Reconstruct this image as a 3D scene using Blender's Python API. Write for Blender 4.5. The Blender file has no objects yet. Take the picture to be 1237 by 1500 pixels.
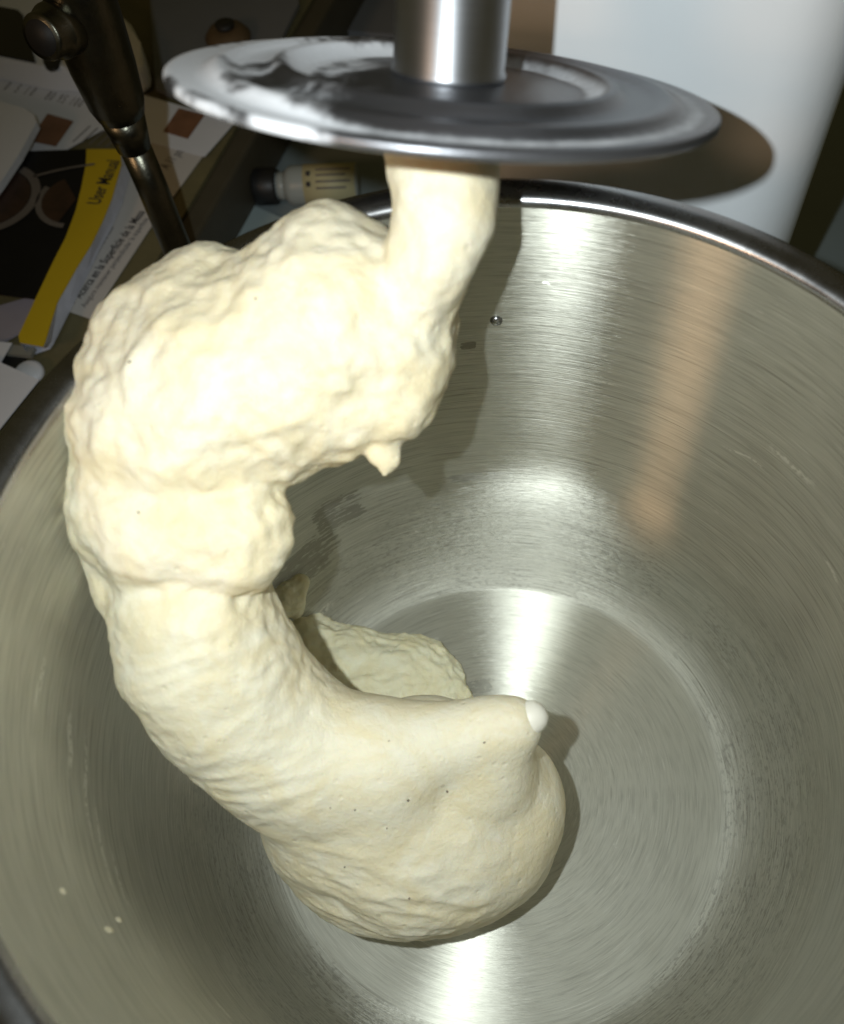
import bpy, bmesh, math, random
import numpy as np
from mathutils import Vector, Matrix, noise
from mathutils.bvhtree import BVHTree

random.seed(7)
SC = bpy.context.scene
COL = SC.collection

# ------------------------------------------------------------------ camera
cam_d = bpy.data.cameras.new('camera')
cam = bpy.data.objects.new('camera', cam_d)
COL.objects.link(cam)
CR, CU, CF = Vector((0.9995, -0.0116, -0.0293)), Vector((0.0236, 0.8919, 0.4516)), Vector((-0.0209, 0.4521, -0.8917))
cam.matrix_world = Matrix(((CR.x, CU.x, -CF.x, 0), (CR.y, CU.y, -CF.y, 0), (CR.z, CU.z, -CF.z, 0), (0, 0, 0, 1)))
cam.location = (0.0000, -0.0796, 0.3212)
cam_d.sensor_fit = 'VERTICAL'
cam_d.sensor_height = 36.0
cam_d.lens = 36.0 * 1332.0 / 1500.0
cam_d.shift_x = -0.05169
cam_d.shift_y = 0.06509
cam_d.clip_start = 0.005
cam_d.clip_end = 50
cam_d.dof.use_dof = True
cam_d.dof.focus_distance = 0.285
cam_d.dof.aperture_fstop = cam_d.lens / 2.6
SC.camera = cam

# ------------------------------------------------------------------ dim room light, phone flash, exposure
world = bpy.data.worlds.new('World')
SC.world = world
world.use_nodes = True
bg = world.node_tree.nodes['Background']
bg.inputs[0].default_value = (0.045, 0.037, 0.015, 1)
bg.inputs[1].default_value = 1.0

fl = bpy.data.lights.new('phone_flash', 'SPOT')
fl.energy = 2.7
fl.color = (0.90, 0.985, 1.0)
fl.shadow_soft_size = 0.0022
fl.spot_size = math.radians(104)
fl.spot_blend = 0.9
flo = bpy.data.objects.new('phone_flash', fl)
COL.objects.link(flo)
flo.location = Vector(cam.location) - CR * 0.029 + CU * 0.014
aim = Vector((0.0228, 0.0668, 0.0809)) - flo.location
flo.rotation_euler = aim.to_track_quat('-Z', 'Y').to_euler()
# warm ceiling spotlight behind the photographer
wl = bpy.data.lights.new('ceiling_spotlight', 'SPOT')
wl.energy = 14.0
wl.color = (1.0, 0.62, 0.36)
wl.shadow_soft_size = 0.13
wl.spot_size = math.radians(34)
wl.spot_blend = 0.8
wlo = bpy.data.objects.new('ceiling_spotlight', wl)
COL.objects.link(wlo)
wdir = Vector((-0.52, -0.56, 0.42)).normalized()
wlo.location = Vector((0.06, 0.08, 0.12)) + wdir * 1.5
wlo.rotation_euler = (-(wdir)).to_track_quat('-Z', 'Y').to_euler()

SC.view_settings.view_transform = 'Standard'
SC.view_settings.look = 'None'
SC.view_settings.exposure = 0.0
SC.view_settings.gamma = 1.0
SC.render.engine = 'CYCLES'
cy = SC.cycles
cy.max_bounces = 10
cy.diffuse_bounces = 5
cy.glossy_bounces = 7
cy.caustics_reflective = True
cy.blur_glossy = 0.25
cy.sample_clamp_indirect = 4.0
cy.use_denoising = True
try:
    cy.denoiser = 'OPENIMAGEDENOISE'
except Exception:
    pass

# ------------------------------------------------------------------ helpers
def tag(o, label=None, cat=None, group=None, kind=None):
    if label: o['label'] = label
    if cat: o['category'] = cat
    if group: o['group'] = group
    if kind: o['kind'] = kind
    return o

def empty(name, loc=(0, 0, 0), rot=None):
    o = bpy.data.objects.new(name, None)
    o.empty_display_size = 0.02
    COL.objects.link(o)
    o.location = loc
    if rot is not None:
        o.rotation_euler = rot
    return o

def link_mesh(name, me, mat=None, parent=None, smooth=True):
    o = bpy.data.objects.new(name, me)
    COL.objects.link(o)
    if mat: me.materials.append(mat)
    if parent: o.parent = parent
    if smooth:
        me.polygons.foreach_set('use_smooth', [True] * len(me.polygons))
    return o

def from_bm(name, bm, mat=None, parent=None, smooth=True):
    bmesh.ops.recalc_face_normals(bm, faces=bm.faces[:])
    me = bpy.data.meshes.new(name)
    bm.to_mesh(me)
    bm.free()
    return link_mesh(name, me, mat, parent, smooth)

def lathe(name, prof, n=192, mat=None, parent=None, closed=False, mtx=None):
    """revolve (r, z) pairs round local z"""
    verts, faces, rings = [], [], []
    for r, z in prof:
        if r < 1e-6:
            rings.append([len(verts)])
            verts.append((0, 0, z))
        else:
            k = len(verts)
            rings.append(list(range(k, k + n)))
            for i in range(n):
                a = 2 * math.pi * i / n
                verts.append((r * math.cos(a), r * math.sin(a), z))
    pairs = list(zip(rings, rings[1:]))
    if closed: pairs.append((rings[-1], rings[0]))
    for A, Bq in pairs:
        for i in range(n):
            j = (i + 1) % n
            if len(A) == 1 and len(Bq) == 1: continue
            if len(A) == 1: faces.append((A[0], Bq[i], Bq[j]))
            elif len(Bq) == 1: faces.append((A[i], Bq[0], A[j]))
            else: faces.append((A[i], Bq[i], Bq[j], A[j]))
    if mtx is not None:
        verts = [tuple(mtx @ Vector(v)) for v in verts]
    me = bpy.data.meshes.new(name)
    me.from_pydata(verts, [], faces)
    me.update()
    return link_mesh(name, me, mat, parent)

def prism(name, pts, thick, mat, parent=None, bevel=0.0, up=None):
    """a sheet or slab: polygon pts (3D, roughly flat) given depth downwards"""
    bm = bmesh.new()
    up = Vector(up) if up else Vector((0, 0, 1))
    top = [bm.verts.new(p) for p in pts]
    bot = [bm.verts.new(Vector(p) - up * thick) for p in pts]
    bm.faces.new(top)
    bm.faces.new(bot[::-1])
    n = len(pts)
    for i in range(n):
        j = (i + 1) % n
        bm.faces.new((top[i], bot[i], bot[j], top[j]))
    if bevel:
        bmesh.ops.bevel(bm, geom=bm.edges[:], offset=bevel, segments=2, affect='EDGES', profile=0.5)
    return from_bm(name, bm, mat, parent, smooth=False)

def tube(name, pts, radii, mat, parent=None, n=40, cap=True):
    """lofted round bar through pts"""
    bm = bmesh.new()
    P = [Vector(p) for p in pts]
    rings = []
    ref = None
    for i, p in enumerate(P):
        t = (P[min(i + 1, len(P) - 1)] - P[max(i - 1, 0)]).normalized()
        if ref is None:
            ref = t.orthogonal().normalized()
        ref = (ref - t * ref.dot(t)).normalized()
        b = t.cross(ref)
        rings.append([bm.verts.new(p + (ref * math.cos(2 * math.pi * k / n) + b * math.sin(2 * math.pi * k / n)) * radii[i]) for k in range(n)])
    for A, Bq in zip(rings, rings[1:]):
        for k in range(n):
            bm.faces.new((A[k], A[(k + 1) % n], Bq[(k + 1) % n], Bq[k]))
    if cap:
        bm.faces.new(rings[0][::-1])
        bm.faces.new(rings[-1])
    return from_bm(name, bm, mat, parent)

def rbox(name, size, mat, parent=None, mtx=None, bevel=0.004, seg=4):
    bm = bmesh.new()
    bmesh.ops.create_cube(bm, size=1.0)
    for v in bm.verts:
        v.co = Vector((v.co.x * size[0], v.co.y * size[1], v.co.z * size[2]))
    if bevel:
        bmesh.ops.bevel(bm, geom=bm.edges[:], offset=bevel, segments=seg, affect='EDGES', profile=0.5)
    if mtx is not None:
        bm.transform(mtx)
    return from_bm(name, bm, mat, parent)

def text_mesh(name, body, size, mat, parent, mtx, bold=0.0):
    cu = bpy.data.curves.new(name, 'FONT')
    cu.body = body
    cu.size = size
    cu.offset = bold
    cu.extrude = 0.00004
    cu.resolution_u = 3
    tmp = bpy.data.objects.new(name, cu)
    COL.objects.link(tmp)
    dg = bpy.context.evaluated_depsgraph_get()
    me = bpy.data.meshes.new_from_object(tmp.evaluated_get(dg))
    bpy.data.objects.remove(tmp)
    bpy.data.curves.remove(cu)
    me.transform(mtx)
    me.materials.clear()
    o = link_mesh(name, me, mat, parent, smooth=False)
    return o

# ------------------------------------------------------------------ materials
class NT:
    def __init__(self, name):
        self.m = bpy.data.materials.new(name)
        self.m.use_nodes = True
        self.t = self.m.node_tree
        self.b = self.t.nodes['Principled BSDF']
    def n(self, typ, **kw):
        nd = self.t.nodes.new(typ)
        for k, v in kw.items():
            if k in ('ins',):
                for kk, vv in v.items(): self.set(nd, kk, vv)
            else: setattr(nd, k, v)
        return nd
    def set(self, nd, k, v):
        s = nd.inputs[k]
        if hasattr(v, 'bl_idname') and hasattr(v, 'outputs'): v = v.outputs[0]
        if isinstance(v, bpy.types.NodeSocket): self.t.links.new(v, s)
        else: s.default_value = v
    def math(self, op, a, b=None, c=None, clamp=False):
        nd = self.n('ShaderNodeMath', operation=op, use_clamp=clamp)
        self.set(nd, 0, a)
        if b is not None: self.set(nd, 1, b)
        if c is not None: self.set(nd, 2, c)
        return nd.outputs[0]
    def sstep(self, x, a, b):
        nd = self.n('ShaderNodeMapRange', interpolation_type='SMOOTHSTEP')
        self.set(nd, 0, x); nd.inputs[1].default_value = a; nd.inputs[2].default_value = b
        return nd.outputs[0]
    def mix(self, f, a, b):
        nd = self.n('ShaderNodeMix', data_type='RGBA')
        self.set(nd, 0, f); self.set(nd, 6, a); self.set(nd, 7, b)
        return nd.outputs[2]
    def noise(self, vec, scale, detail=3, rough=0.55, dist=0.0):
        nd = self.n('ShaderNodeTexNoise')
        if vec is not None: self.set(nd, 'Vector', vec)
        nd.inputs['Scale'].default_value = scale
        nd.inputs['Detail'].default_value = detail
        nd.inputs['Roughness'].default_value = rough
        nd.inputs['Distortion'].default_value = dist
        return nd.outputs[0]
    def obj(self):
        return self.n('ShaderNodeTexCoord').outputs['Object']
    def out(self, **kw):
        for k, v in kw.items(): self.set(self.b, k.replace('_', ' '), v)
        return self.m
    def bump(self, h, strength, dist):
        nd = self.n('ShaderNodeBump')
        self.set(nd, 'Height', h)
        nd.inputs['Strength'].default_value = strength
        nd.inputs['Distance'].default_value = dist
        self.set(self.b, 'Normal', nd.outputs[0])
        return nd

def c4(c): return (c[0], c[1], c[2], 1)

def plain(name, col, rough=0.5, metal=0.0, var=0.15, scale=60, bump=0.15, bdist=0.0004, spec=0.5, coat=0.0):
    k = NT(name)
    o = k.obj()
    nz = k.noise(o, scale, 4)
    dark = tuple(x * (1 - var) for x in col); light = tuple(min(1, x * (1 + var)) for x in col)
    k.out(Base_Color=k.mix(nz, c4(dark), c4(light)), Metallic=metal)
    k.b.inputs['Specular IOR Level'].default_value = spec
    k.b.inputs['Coat Weight'].default_value = coat
    r2 = k.noise(o, scale * 3.1, 3)
    k.set(k.b, 'Roughness', k.math('ADD', k.math('MULTIPLY', r2, 0.16), rough - 0.08))
    if bump: k.bump(k.noise(o, scale * 6, 3), bump, bdist)
    return k.m

PROF = [(0.0, 0.0), (0.074, 0.0003), (0.0785, 0.0006), (0.082, 0.0018), (0.0862, 0.0052), (0.0905, 0.011), (0.0945, 0.02149), (0.0975, 0.0342), (0.0998, 0.0508), (0.1014, 0.07327), (0.1026, 0.10258), (0.1036, 0.1319), (0.1045, 0.156), (0.1047, 0.1612)]

def steel_bowl():
    k = NT('brushed_steel')
    xyz = k.n('ShaderNodeSeparateXYZ'); k.set(xyz, 0, k.obj())
    x, y, z = xyz.outputs
    th = k.math('ARCTAN2', y, x)
    rad = k.math('SQRT', k.math('ADD', k.math('MULTIPLY', x, x), k.math('MULTIPLY', y, y)))
    uv = k.n('ShaderNodeUVMap')
    s = k.n('ShaderNodeSeparateXYZ'); k.set(s, 0, uv.outputs[0])
    s = s.outputs[1]                                # length along the profile, metres
    ct, st = k.math('COSINE', th), k.math('SINE', th)
    def brush(ang, lin, detail=2, warp=0.0):
        c = k.n('ShaderNodeCombineXYZ')
        k.set(c, 0, k.math('MULTIPLY', ct, ang)); k.set(c, 1, k.math('MULTIPLY', st, ang))
        ss = s
        if warp:
            ss = k.math('ADD', s, k.math('MULTIPLY', k.noise(k.obj(), 14, 1), warp))
        k.set(c, 2, k.math('MULTIPLY', ss, lin))
        return k.noise(c, 1.0, detail, 0.6)
    fine = brush(5, 3200, 3)
    mid = brush(4, 1150, 2)
    dash = brush(34, 1150, 2, 0.004)
    long_ = brush(2.0, 1500, 2)
    # the curved band between floor and wall was brushed in short crossed strokes
    band = k.math('MULTIPLY', k.sstep(s, 0.0775, 0.080), k.math('SUBTRACT', 1.0, k.sstep(s, 0.105, 0.150)))
    floor_ = k.math('SUBTRACT', 1.0, k.sstep(s, 0.0770, 0.0795))
    wall_ = k.sstep(s, 0.112, 0.150)
    patch = k.noise(k.obj(), 22, 3, 0.6)
    dashes = k.math('MULTIPLY', k.sstep(dash, 0.53, 0.62), k.sstep(patch, 0.36, 0.55))
    dashes = k.math('MULTIPLY', dashes, band)
    med = brush(5, 2100, 2, 0.001)
    nf = k.math('SUBTRACT', 1.0, k.math('MULTIPLY', floor_, 0.25))
    h = k.math('MULTIPLY', fine, k.math('ADD', 0.35, k.math('MULTIPLY', band, 0.3)))
    h = k.math('ADD', h, k.math('MULTIPLY', med, k.math('ADD', 0.5, k.math('MULTIPLY', band, 0.4))))
    h = k.math('ADD', h, k.math('MULTIPLY', mid, k.math('ADD', 0.6, k.math('MULTIPLY', band, 0.4))))
    h = k.math('ADD', h, k.math('MULTIPLY', long_, 0.3))
    h = k.math('MULTIPLY', h, nf)
    h = k.math('ADD', h, k.math('MULTIPLY', dash, k.math('MULTIPLY', band, 0.8)))
    # dried films left by the dough, each at its own place on the wall
    film = None
    scr = None
    for (a0, s0), ha, hs, th0 in STAINS:
        da = k.math('ABSOLUTE', k.math('SUBTRACT', th, a0))
        ds = k.math('ABSOLUTE', k.math('SUBTRACT', s, s0))
        wv = k.math('MULTIPLY', k.math('SUBTRACT', 1.0, k.sstep(da, ha * 0.55, ha)), k.math('SUBTRACT', 1.0, k.sstep(ds, hs * 0.5, hs)))
        wv = k.math('MULTIPLY', k.sstep(wv, 0.0, 0.8), k.sstep(k.math('ADD', k.math('MULTIPLY', brush(15, 700, 4, 0.006), 0.75), k.math('MULTIPLY', wv, 0.25)), th0, th0 + 0.05))
        film = wv if film is None else k.math('MAXIMUM', film, wv)
    for (a0, s0), ha, hs in SCRATCHES:
        da = k.math('ABSOLUTE', k.math('SUBTRACT', th, a0))
        wob = k.math('ADD', s, k.math('MULTIPLY', k.math('SUBTRACT', k.noise(k.obj(), 35, 2), 0.5), 0.012))
        ds = k.math('ABSOLUTE', k.math('SUBTRACT', wob, s0))
        wv = k.math('MULTIPLY', k.math('SUBTRACT', 1.0, k.sstep(da, ha * 0.3, ha)), k.math('SUBTRACT', 1.0, k.sstep(ds, hs * 0.3, hs)))
        wv = k.math('MULTIPLY', wv, k.sstep(brush(60, 900, 3), 0.40, 0.56))
        scr = wv if scr is None else k.math('MAXIMUM', scr, wv)
    streaks = k.sstep(brush(16, 420, 2, 0.006), 0.69, 0.74)
    streaks = k.math('MULTIPLY', streaks, k.sstep(k.noise(k.obj(), 31, 2), 0.56, 0.66))
    base = k.mix(k.noise(k.obj(), 17, 4, 0.6), (0.48, 0.472, 0.40, 1), (0.62, 0.612, 0.545, 1))
    lines = k.math('MULTIPLY', k.math('ADD', k.math('ADD', k.sstep(fine, 0.52, 0.34), k.sstep(med, 0.54, 0.34)), k.sstep(mid, 0.5, 0.34)), 0.33)
    base = k.mix(k.math('MULTIPLY', k.math('MULTIPLY', lines, nf), 0.75), base, (0.27, 0.26, 0.225, 1))
    lite = k.sstep(brush(6, 2300, 2, 0.001), 0.58, 0.74)
    base = k.mix(k.math('MULTIPLY', lite, k.math('MULTIPLY', nf, 0.4)), base, (0.80, 0.79, 0.73, 1))
    base = k.mix(k.math('MULTIPLY', dashes, 0.38), base, (0.24, 0.23, 0.20, 1))
    base = k.mix(k.math('MULTIPLY', film, 0.6), base, (0.25, 0.24, 0.20, 1))
    base = k.mix(k.math('MULTIPLY', streaks, 0.35), base, (0.72, 0.71, 0.66, 1))
    base = k.mix(k.math('MULTIPLY', scr, 0.6), base, (0.80, 0.79, 0.72, 1))
    rgh = k.math('ADD', k.math('SUBTRACT', 0.385, k.math('MULTIPLY', floor_, 0.02)), k.math('MULTIPLY', patch, 0.06))
    rgh = k.math('ADD', rgh, k.math('MULTIPLY', band, 0.09))
    rgh = k.math('ADD', rgh, k.math('MULTIPLY', film, 0.12))
    rgh = k.math('ADD', rgh, k.math('MULTIPLY', streaks, 0.15))
    tan = k.n('ShaderNodeTangent', direction_type='RADIAL', axis='Z')
    k.out(Base_Color=base, Metallic=k.math('SUBTRACT', 1.0, k.math('MULTIPLY', k.math('MAXIMUM', film, scr), 0.45)), Roughness=rgh, Anisotropic=1.0)
    k.b.inputs['Anisotropic Rotation'].default_value = 0.25
    k.set(k.b, 'Tangent', tan.outputs[0])
    bn = k.bump(h, 0.45, 0.00020)
    # worn, slightly floury steel also scatters broadly: second, unbrushed lobe
    b2 = k.n('ShaderNodeBsdfPrincipled')
    k.set(b2, 'Base Color', base); b2.inputs['Metallic'].default_value = 1.0
    k.set(b2, 'Roughness', k.math('ADD', k.math('ADD', k.math('ADD', k.math('ADD', 0.50, k.math('MULTIPLY', wall_, 0.26)), k.math('MULTIPLY', floor_, 0.10)), k.math('MULTIPLY', band, 0.15)), k.math('MULTIPLY', patch, 0.12)))
    k.set(b2, 'Normal', bn.outputs[0])
    mx = k.n('ShaderNodeMixShader')
    k.set(mx, 0, k.math('ADD', k.math('ADD', k.math('ADD', 0.36, k.math('MULTIPLY', wall_, 0.16)), k.math('MULTIPLY', floor_, 0.22)), k.math('MULTIPLY', band, 0.40)))
    g = k.n('ShaderNodeBsdfAnisotropic', distribution='BECKMANN')
    k.set(g, 'Color', base); k.set(g, 'Roughness', k.math('ADD', rgh, k.math('ADD', k.math('SUBTRACT', k.math('MULTIPLY', floor_, 0.09), 0.08), k.math('MULTIPLY', band, 0.13)))); g.inputs['Anisotropy'].default_value = 0.8
    k.set(g, 'Normal', bn.outputs[0]); k.set(g, 'Tangent', tan.outputs[0])
    k.t.links.new(g.outputs[0], mx.inputs[1]); k.t.links.new(b2.outputs[0], mx.inputs[2])
    k.t.links.new(mx.outputs[0], k.t.nodes['Material Output'].inputs[0])
    return k.m

# (angle, profile length), half sizes, threshold
STAINS = [
    ((1.6081, 0.1338), 0.15, 0.0030, 0.53),
    ((2.1395, 0.1359), 0.13, 0.012, 0.56),
    ((2.2416, 0.1254), 0.10, 0.010, 0.57),
    ((2.3770, 0.1226), 0.20, 0.012, 0.53),
    ((1.8223, 0.0385), 0.30, 0.004, 0.56),
    ((1.6290, 0.1985), 0.03, 0.0022, 0.52),
    ((2.1189, 0.1732), 0.12, 0.010, 0.55),
]

SCRATCHES = [
    ((0.7644, 0.1841), 0.10, 0.0007), ((0.6340, 0.1943), 0.11, 0.0016), ((0.3731, 0.1759), 0.05, 0.0012), ((-2.9116, 0.1894), 0.16, 0.0012), ((-2.7693, 0.1853), 0.14, 0.0010),
    ((-2.9894, 0.1977), 0.10, 0.0018), ((-2.6931, 0.1796), 0.10, 0.0008), ((-2.3441, 0.1536), 0.05, 0.0012), ((1.2374, 0.1871), 0.07, 0.0006),
    ((2.2722, 0.0670), 0.20, 0.0022), ((2.0368, 0.0616), 0.16, 0.0016), ((2.3714, 0.0963), 0.10, 0.0020), ((3.0427, 0.1648), 0.10, 0.0014), ((-3.0810, 0.2146), 0.08, 0.0012),
    ((2.2553, 0.0515), 0.14, 0.0014), ((2.0431, 0.0492), 0.18, 0.0012), 
]

def dough_mat(name='dough', tint=(0.745, 0.675, 0.485)):
    k = NT(name)
    o = k.obj()
    a = k.noise(o, 60, 6, 0.68, 0.8)
    b = k.noise(o, 190, 3, 0.6)
    lo = (tint[0] * 0.98, tint[1] * 0.94, tint[2] * 0.86); hi = (min(tint[0] * 1.04, 0.9), min(tint[1] * 1.06, 0.9), tint[2] * 1.14)
    col = k.mix(k.sstep(a, 0.33, 0.67), c4(lo), c4(hi))
    v = k.n('ShaderNodeTexVoronoi', feature='F1'); k.set(v, 'Vector', o); v.inputs['Scale'].default_value = 210
    wn = k.n('ShaderNodeSeparateColor'); k.set(wn, 0, v.outputs['Color'])
    sp = k.math('MULTIPLY', k.math('LESS_THAN', v.outputs['Distance'], 0.16), k.math('GREATER_THAN', wn.outputs[0], 0.975))
    col = k.mix(k.math('MULTIPLY', sp, 0.35), col, (0.30, 0.27, 0.20, 1))
    k.out(Base_Color=col, Roughness=k.math('ADD', 0.50, k.math('MULTIPLY', b, 0.25)))
    k.b.inputs['Specular IOR Level'].default_value = 0.35
    k.b.inputs['Subsurface Weight'].default_value = 0.15
    k.b.inputs['Subsurface Radius'].default_value = (1.0, 0.55, 0.22)
    k.b.inputs['Subsurface Scale'].default_value = 0.0025
    h = k.math('ADD', k.math('MULTIPLY', k.noise(o, 420, 6, 0.7, 0.5), 0.8), k.math('MULTIPLY', k.noise(o, 1100, 3), 0.15))
    pv = k.n('ShaderNodeTexVoronoi', feature='F1'); k.set(pv, 'Vector', o); pv.inputs['Scale'].default_value = 330
    pc = k.n('ShaderNodeSeparateColor'); k.set(pc, 0, pv.outputs['Color'])
    pit = k.math('MULTIPLY', k.math('SUBTRACT', 1.0, k.sstep(pv.outputs['Distance'], 0.05, 0.32)), k.math('GREATER_THAN', pc.outputs[1], 0.72))
    h = k.math('SUBTRACT', h, k.math('MULTIPLY', pit, 0.28))
    k.bump(h, 0.45, 0.0014)
    return k.m

def floured_steel():
    k = NT('floured_steel')
    o = k.obj()
    xyz = k.n('ShaderNodeSeparateXYZ'); k.set(xyz, 0, o)
    x, y, z = xyz.outputs
    rad = k.math('SQRT', k.math('ADD', k.math('MULTIPLY', x, x), k.math('MULTIPLY', y, y)))
    big = k.noise(o, 48, 4, 0.6, 0.4)
    fine = k.noise(o, 420, 3, 0.6)
    left = k.sstep(x, 0.002, -0.040)                       # most flour lies on the left of the disc
    groove = k.math('ADD', k.math('MULTIPLY', k.sstep(k.math('ABSOLUTE', k.math('SUBTRACT', rad, 0.0300)), 0.0042, 0.0005), 0.40),
                    k.math('MULTIPLY', k.sstep(k.math('ABSOLUTE', k.math('SUBTRACT', rad, 0.0505)), 0.0042, 0.0005), 0.40))
    amt = k.math('ADD', k.math('ADD', k.math('MULTIPLY', left, 0.50), groove), k.math('MULTIPLY', k.math('SUBTRACT', big, 0.5), k.math('ADD', 0.45, k.math('MULTIPLY', left, 2.4))))
    fl_ = k.math('ADD', k.math('MULTIPLY', k.sstep(k.math('ADD', amt, k.math('MULTIPLY', fine, 0.18)), 0.22, 0.66), 0.84), 0.10)
    up = k.n('ShaderNodeNewGeometry')
    edge = k.sstep(rad, 0.0549, 0.0554)
    fl_ = k.math('MAXIMUM', fl_, k.math('MULTIPLY', edge, 0.14))
    k.out(Base_Color=k.mix(fl_, (0.085, 0.085, 0.095, 1), (0.74, 0.75, 0.78, 1)),
          Metallic=k.math('SUBTRACT', 1.0, fl_, clamp=True), Roughness=k.math('ADD', 0.30, k.math('MULTIPLY', fl_, 0.6)))
    k.bump(k.math('ADD', k.math('MULTIPLY', fl_, 0.7), k.math('MULTIPLY', fine, 0.3)), 0.4, 0.0006)
    return k.m

def shaft_mat():
    k = NT('shaft_steel')
    o = k.obj()
    xyz = k.n('ShaderNodeSeparateXYZ'); k.set(xyz, 0, o)
    c = k.n('ShaderNodeCombineXYZ')
    k.set(c, 0, k.math('MULTIPLY', xyz.outputs[0], 120)); k.set(c, 1, k.math('MULTIPLY', xyz.outputs[1], 120)); k.set(c, 2, k.math('MULTIPLY', xyz.outputs[2], 4500))
    nz = k.noise(c, 1.0, 2)
    k.out(Base_Color=k.mix(nz, (0.46, 0.47, 0.50, 1), (0.60, 0.61, 0.64, 1)), Metallic=1.0, Roughness=0.45, Anisotropic=0.7)
    k.b.inputs['Anisotropic Rotation'].default_value = 0.25
    k.set(k.b, 'Tangent', k.n('ShaderNodeTangent', direction_type='RADIAL', axis='Z').outputs[0])
    k.bump(nz, 0.15, 0.0002)
    return k.m

def rim_mat():
    k = NT('polished_steel')
    o = k.obj()
    nz = k.noise(o, 130, 5, 0.65)
    k.out(Base_Color=k.mix(nz, (0.24, 0.24, 0.25, 1), (0.38, 0.38, 0.38, 1)), Metallic=1.0,
          Roughness=k.math('ADD', 0.20, k.math('MULTIPLY', nz, 0.14)))
    k.bump(k.noise(o, 700, 2), 0.05, 0.0003)
    return k.m

def gunmetal():
    k = NT('tarnished_bronze_metal')
    o = k.obj()
    nz = k.noise(o, 90, 5, 0.7)
    k.out(Base_Color=k.mix(nz, (0.085, 0.082, 0.066, 1), (0.20, 0.195, 0.155, 1)), Metallic=1.0,
          Roughness=k.math('ADD', 0.20, k.math('MULTIPLY', nz, 0.22)))
    k.bump(k.noise(o, 380, 4), 0.25, 0.0006)
    return k.m

M = dict(
    bowl=steel_bowl(), rim=rim_mat(), dough=dough_mat(), scrap=dough_mat('dough_scrap', (0.72, 0.68, 0.47)), disc=floured_steel(), shaft=shaft_mat(),
    tip=plain('white_coating', (0.78, 0.745, 0.64), 0.5, var=0.06, scale=120),
    enamel=plain('white_enamel', (0.87, 0.91, 0.95), 0.32, var=0.03, scale=25, bump=0.06, bdist=0.001, coat=0.3),
    dark=plain('dark_trim', (0.03, 0.03, 0.03), 0.5),
    bronze=gunmetal(),
    bore=plain('dark_bore', (0.012, 0.011, 0.010), 0.6),
    counter=plain('olive_counter', (0.135, 0.118, 0.058), 0.55, var=0.35, scale=45, bump=0.3, bdist=0.001),
    edge=plain('dark_counter_edge', (0.055, 0.048, 0.032), 0.5, var=0.3, scale=40),
    table=plain('pale_table', (0.20, 0.235, 0.24), 0.5, var=0.12, scale=18),
    paper=plain('paper_white', (0.66, 0.68, 0.74), 0.75, var=0.05, scale=30, bump=0.08, bdist=0.001),
    paper2=plain('paper_warm', (0.52, 0.50, 0.48), 0.75, var=0.05, scale=30, bump=0.08, bdist=0.001),
    pages=plain('page_edges', (0.58, 0.60, 0.70), 0.8, var=0.15, scale=200),
    greypage=plain('paper_grey', (0.30, 0.28, 0.33), 0.7, var=0.2, scale=50),
    yellow=plain('yellow_print', (0.52, 0.37, 0.012), 0.45, var=0.10, scale=35),
    blackprint=plain('black_print', (0.009, 0.009, 0.009), 0.4, var=0.5, scale=40, spec=0.15),
    ink=plain('ink', (0.035, 0.03, 0.03), 0.7, bump=0),
    ink2=plain('grey_ink', (0.16, 0.15, 0.15), 0.7, bump=0),
    brown=plain('brown_print', (0.20, 0.095, 0.05), 0.6, var=0.4, scale=90),
    food=plain('food_print', (0.035, 0.016, 0.009), 0.5, var=0.8, scale=140),
    plate=plain('plate_print', (0.13, 0.115, 0.105), 0.5, var=0.25, scale=90),
    plastic=plain('white_plastic', (0.72, 0.73, 0.78), 0.4, var=0.04, scale=40),
    screen=plain('black_screen', (0.008, 0.008, 0.008), 0.25, var=0.2, bump=0),
    wood=plain('brown_wood', (0.10, 0.062, 0.028), 0.65, var=0.5, scale=70),
    greybox=plain('grey_folder', (0.145, 0.15, 0.16), 0.6, var=0.1, scale=30),
    label=plain('beige_label', (0.44, 0.41, 0.24), 0.6, var=0.08, scale=60),
    bottle=plain('milky_plastic', (0.30, 0.33, 0.32), 0.35, var=0.08, scale=60),
    cap=plain('black_cap', (0.010, 0.010, 0.010), 0.5),
    bluepaper=plain('pale_blue_paper', (0.30, 0.37, 0.38), 0.7, var=0.06, scale=40),
    clear=plain('clear_plastic_strip', (0.24, 0.24, 0.21), 0.3, var=0.2, scale=60),
    bran=plain('bran', (0.17, 0.14, 0.10), 0.8, bump=0),
)

# ------------------------------------------------------------------ setting: two table levels
ZL = -0.033
tag(prism('table_surface', [(-1.6, -0.6, ZL), (1.8, -0.6, ZL), (1.8, 2.4, ZL), (-1.6, 2.4, ZL)], 0.03, M['table']), kind='structure')
EA, EB = Vector((-0.1332, 0.3560, 0.0000)), Vector((-0.1111, 0.4301, 0.0000))
ed = (EB - EA).normalized()
E0, E1 = EA - ed * 0.42, EB + ed * 1.2
cn = prism('counter', [(E0.x, E0.y, -0.0003), (E1.x, E1.y, -0.0003), (E1.x - 1.3, E1.y + 0.3, -0.0003), (E0.x - 1.3, E0.y, -0.0003)], 0.0307, M['counter'])
tag(cn, kind='structure')
nrm = Vector((ed.y, -ed.x, 0))
tr = prism('counter_edge', [(E0 + nrm * 0.0005 + Vector((0, 0, -0.0008))), (E0 + nrm * 0.0125 + Vector((0, 0, -0.0008))), (E1 + nrm * 0.0125 + Vector((0, 0, -0.0008))), (E1 + nrm * 0.0005 + Vector((0, 0, -0.0008)))], 0.031, M['edge'], bevel=0.002)
tag(tr, kind='structure')

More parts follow.
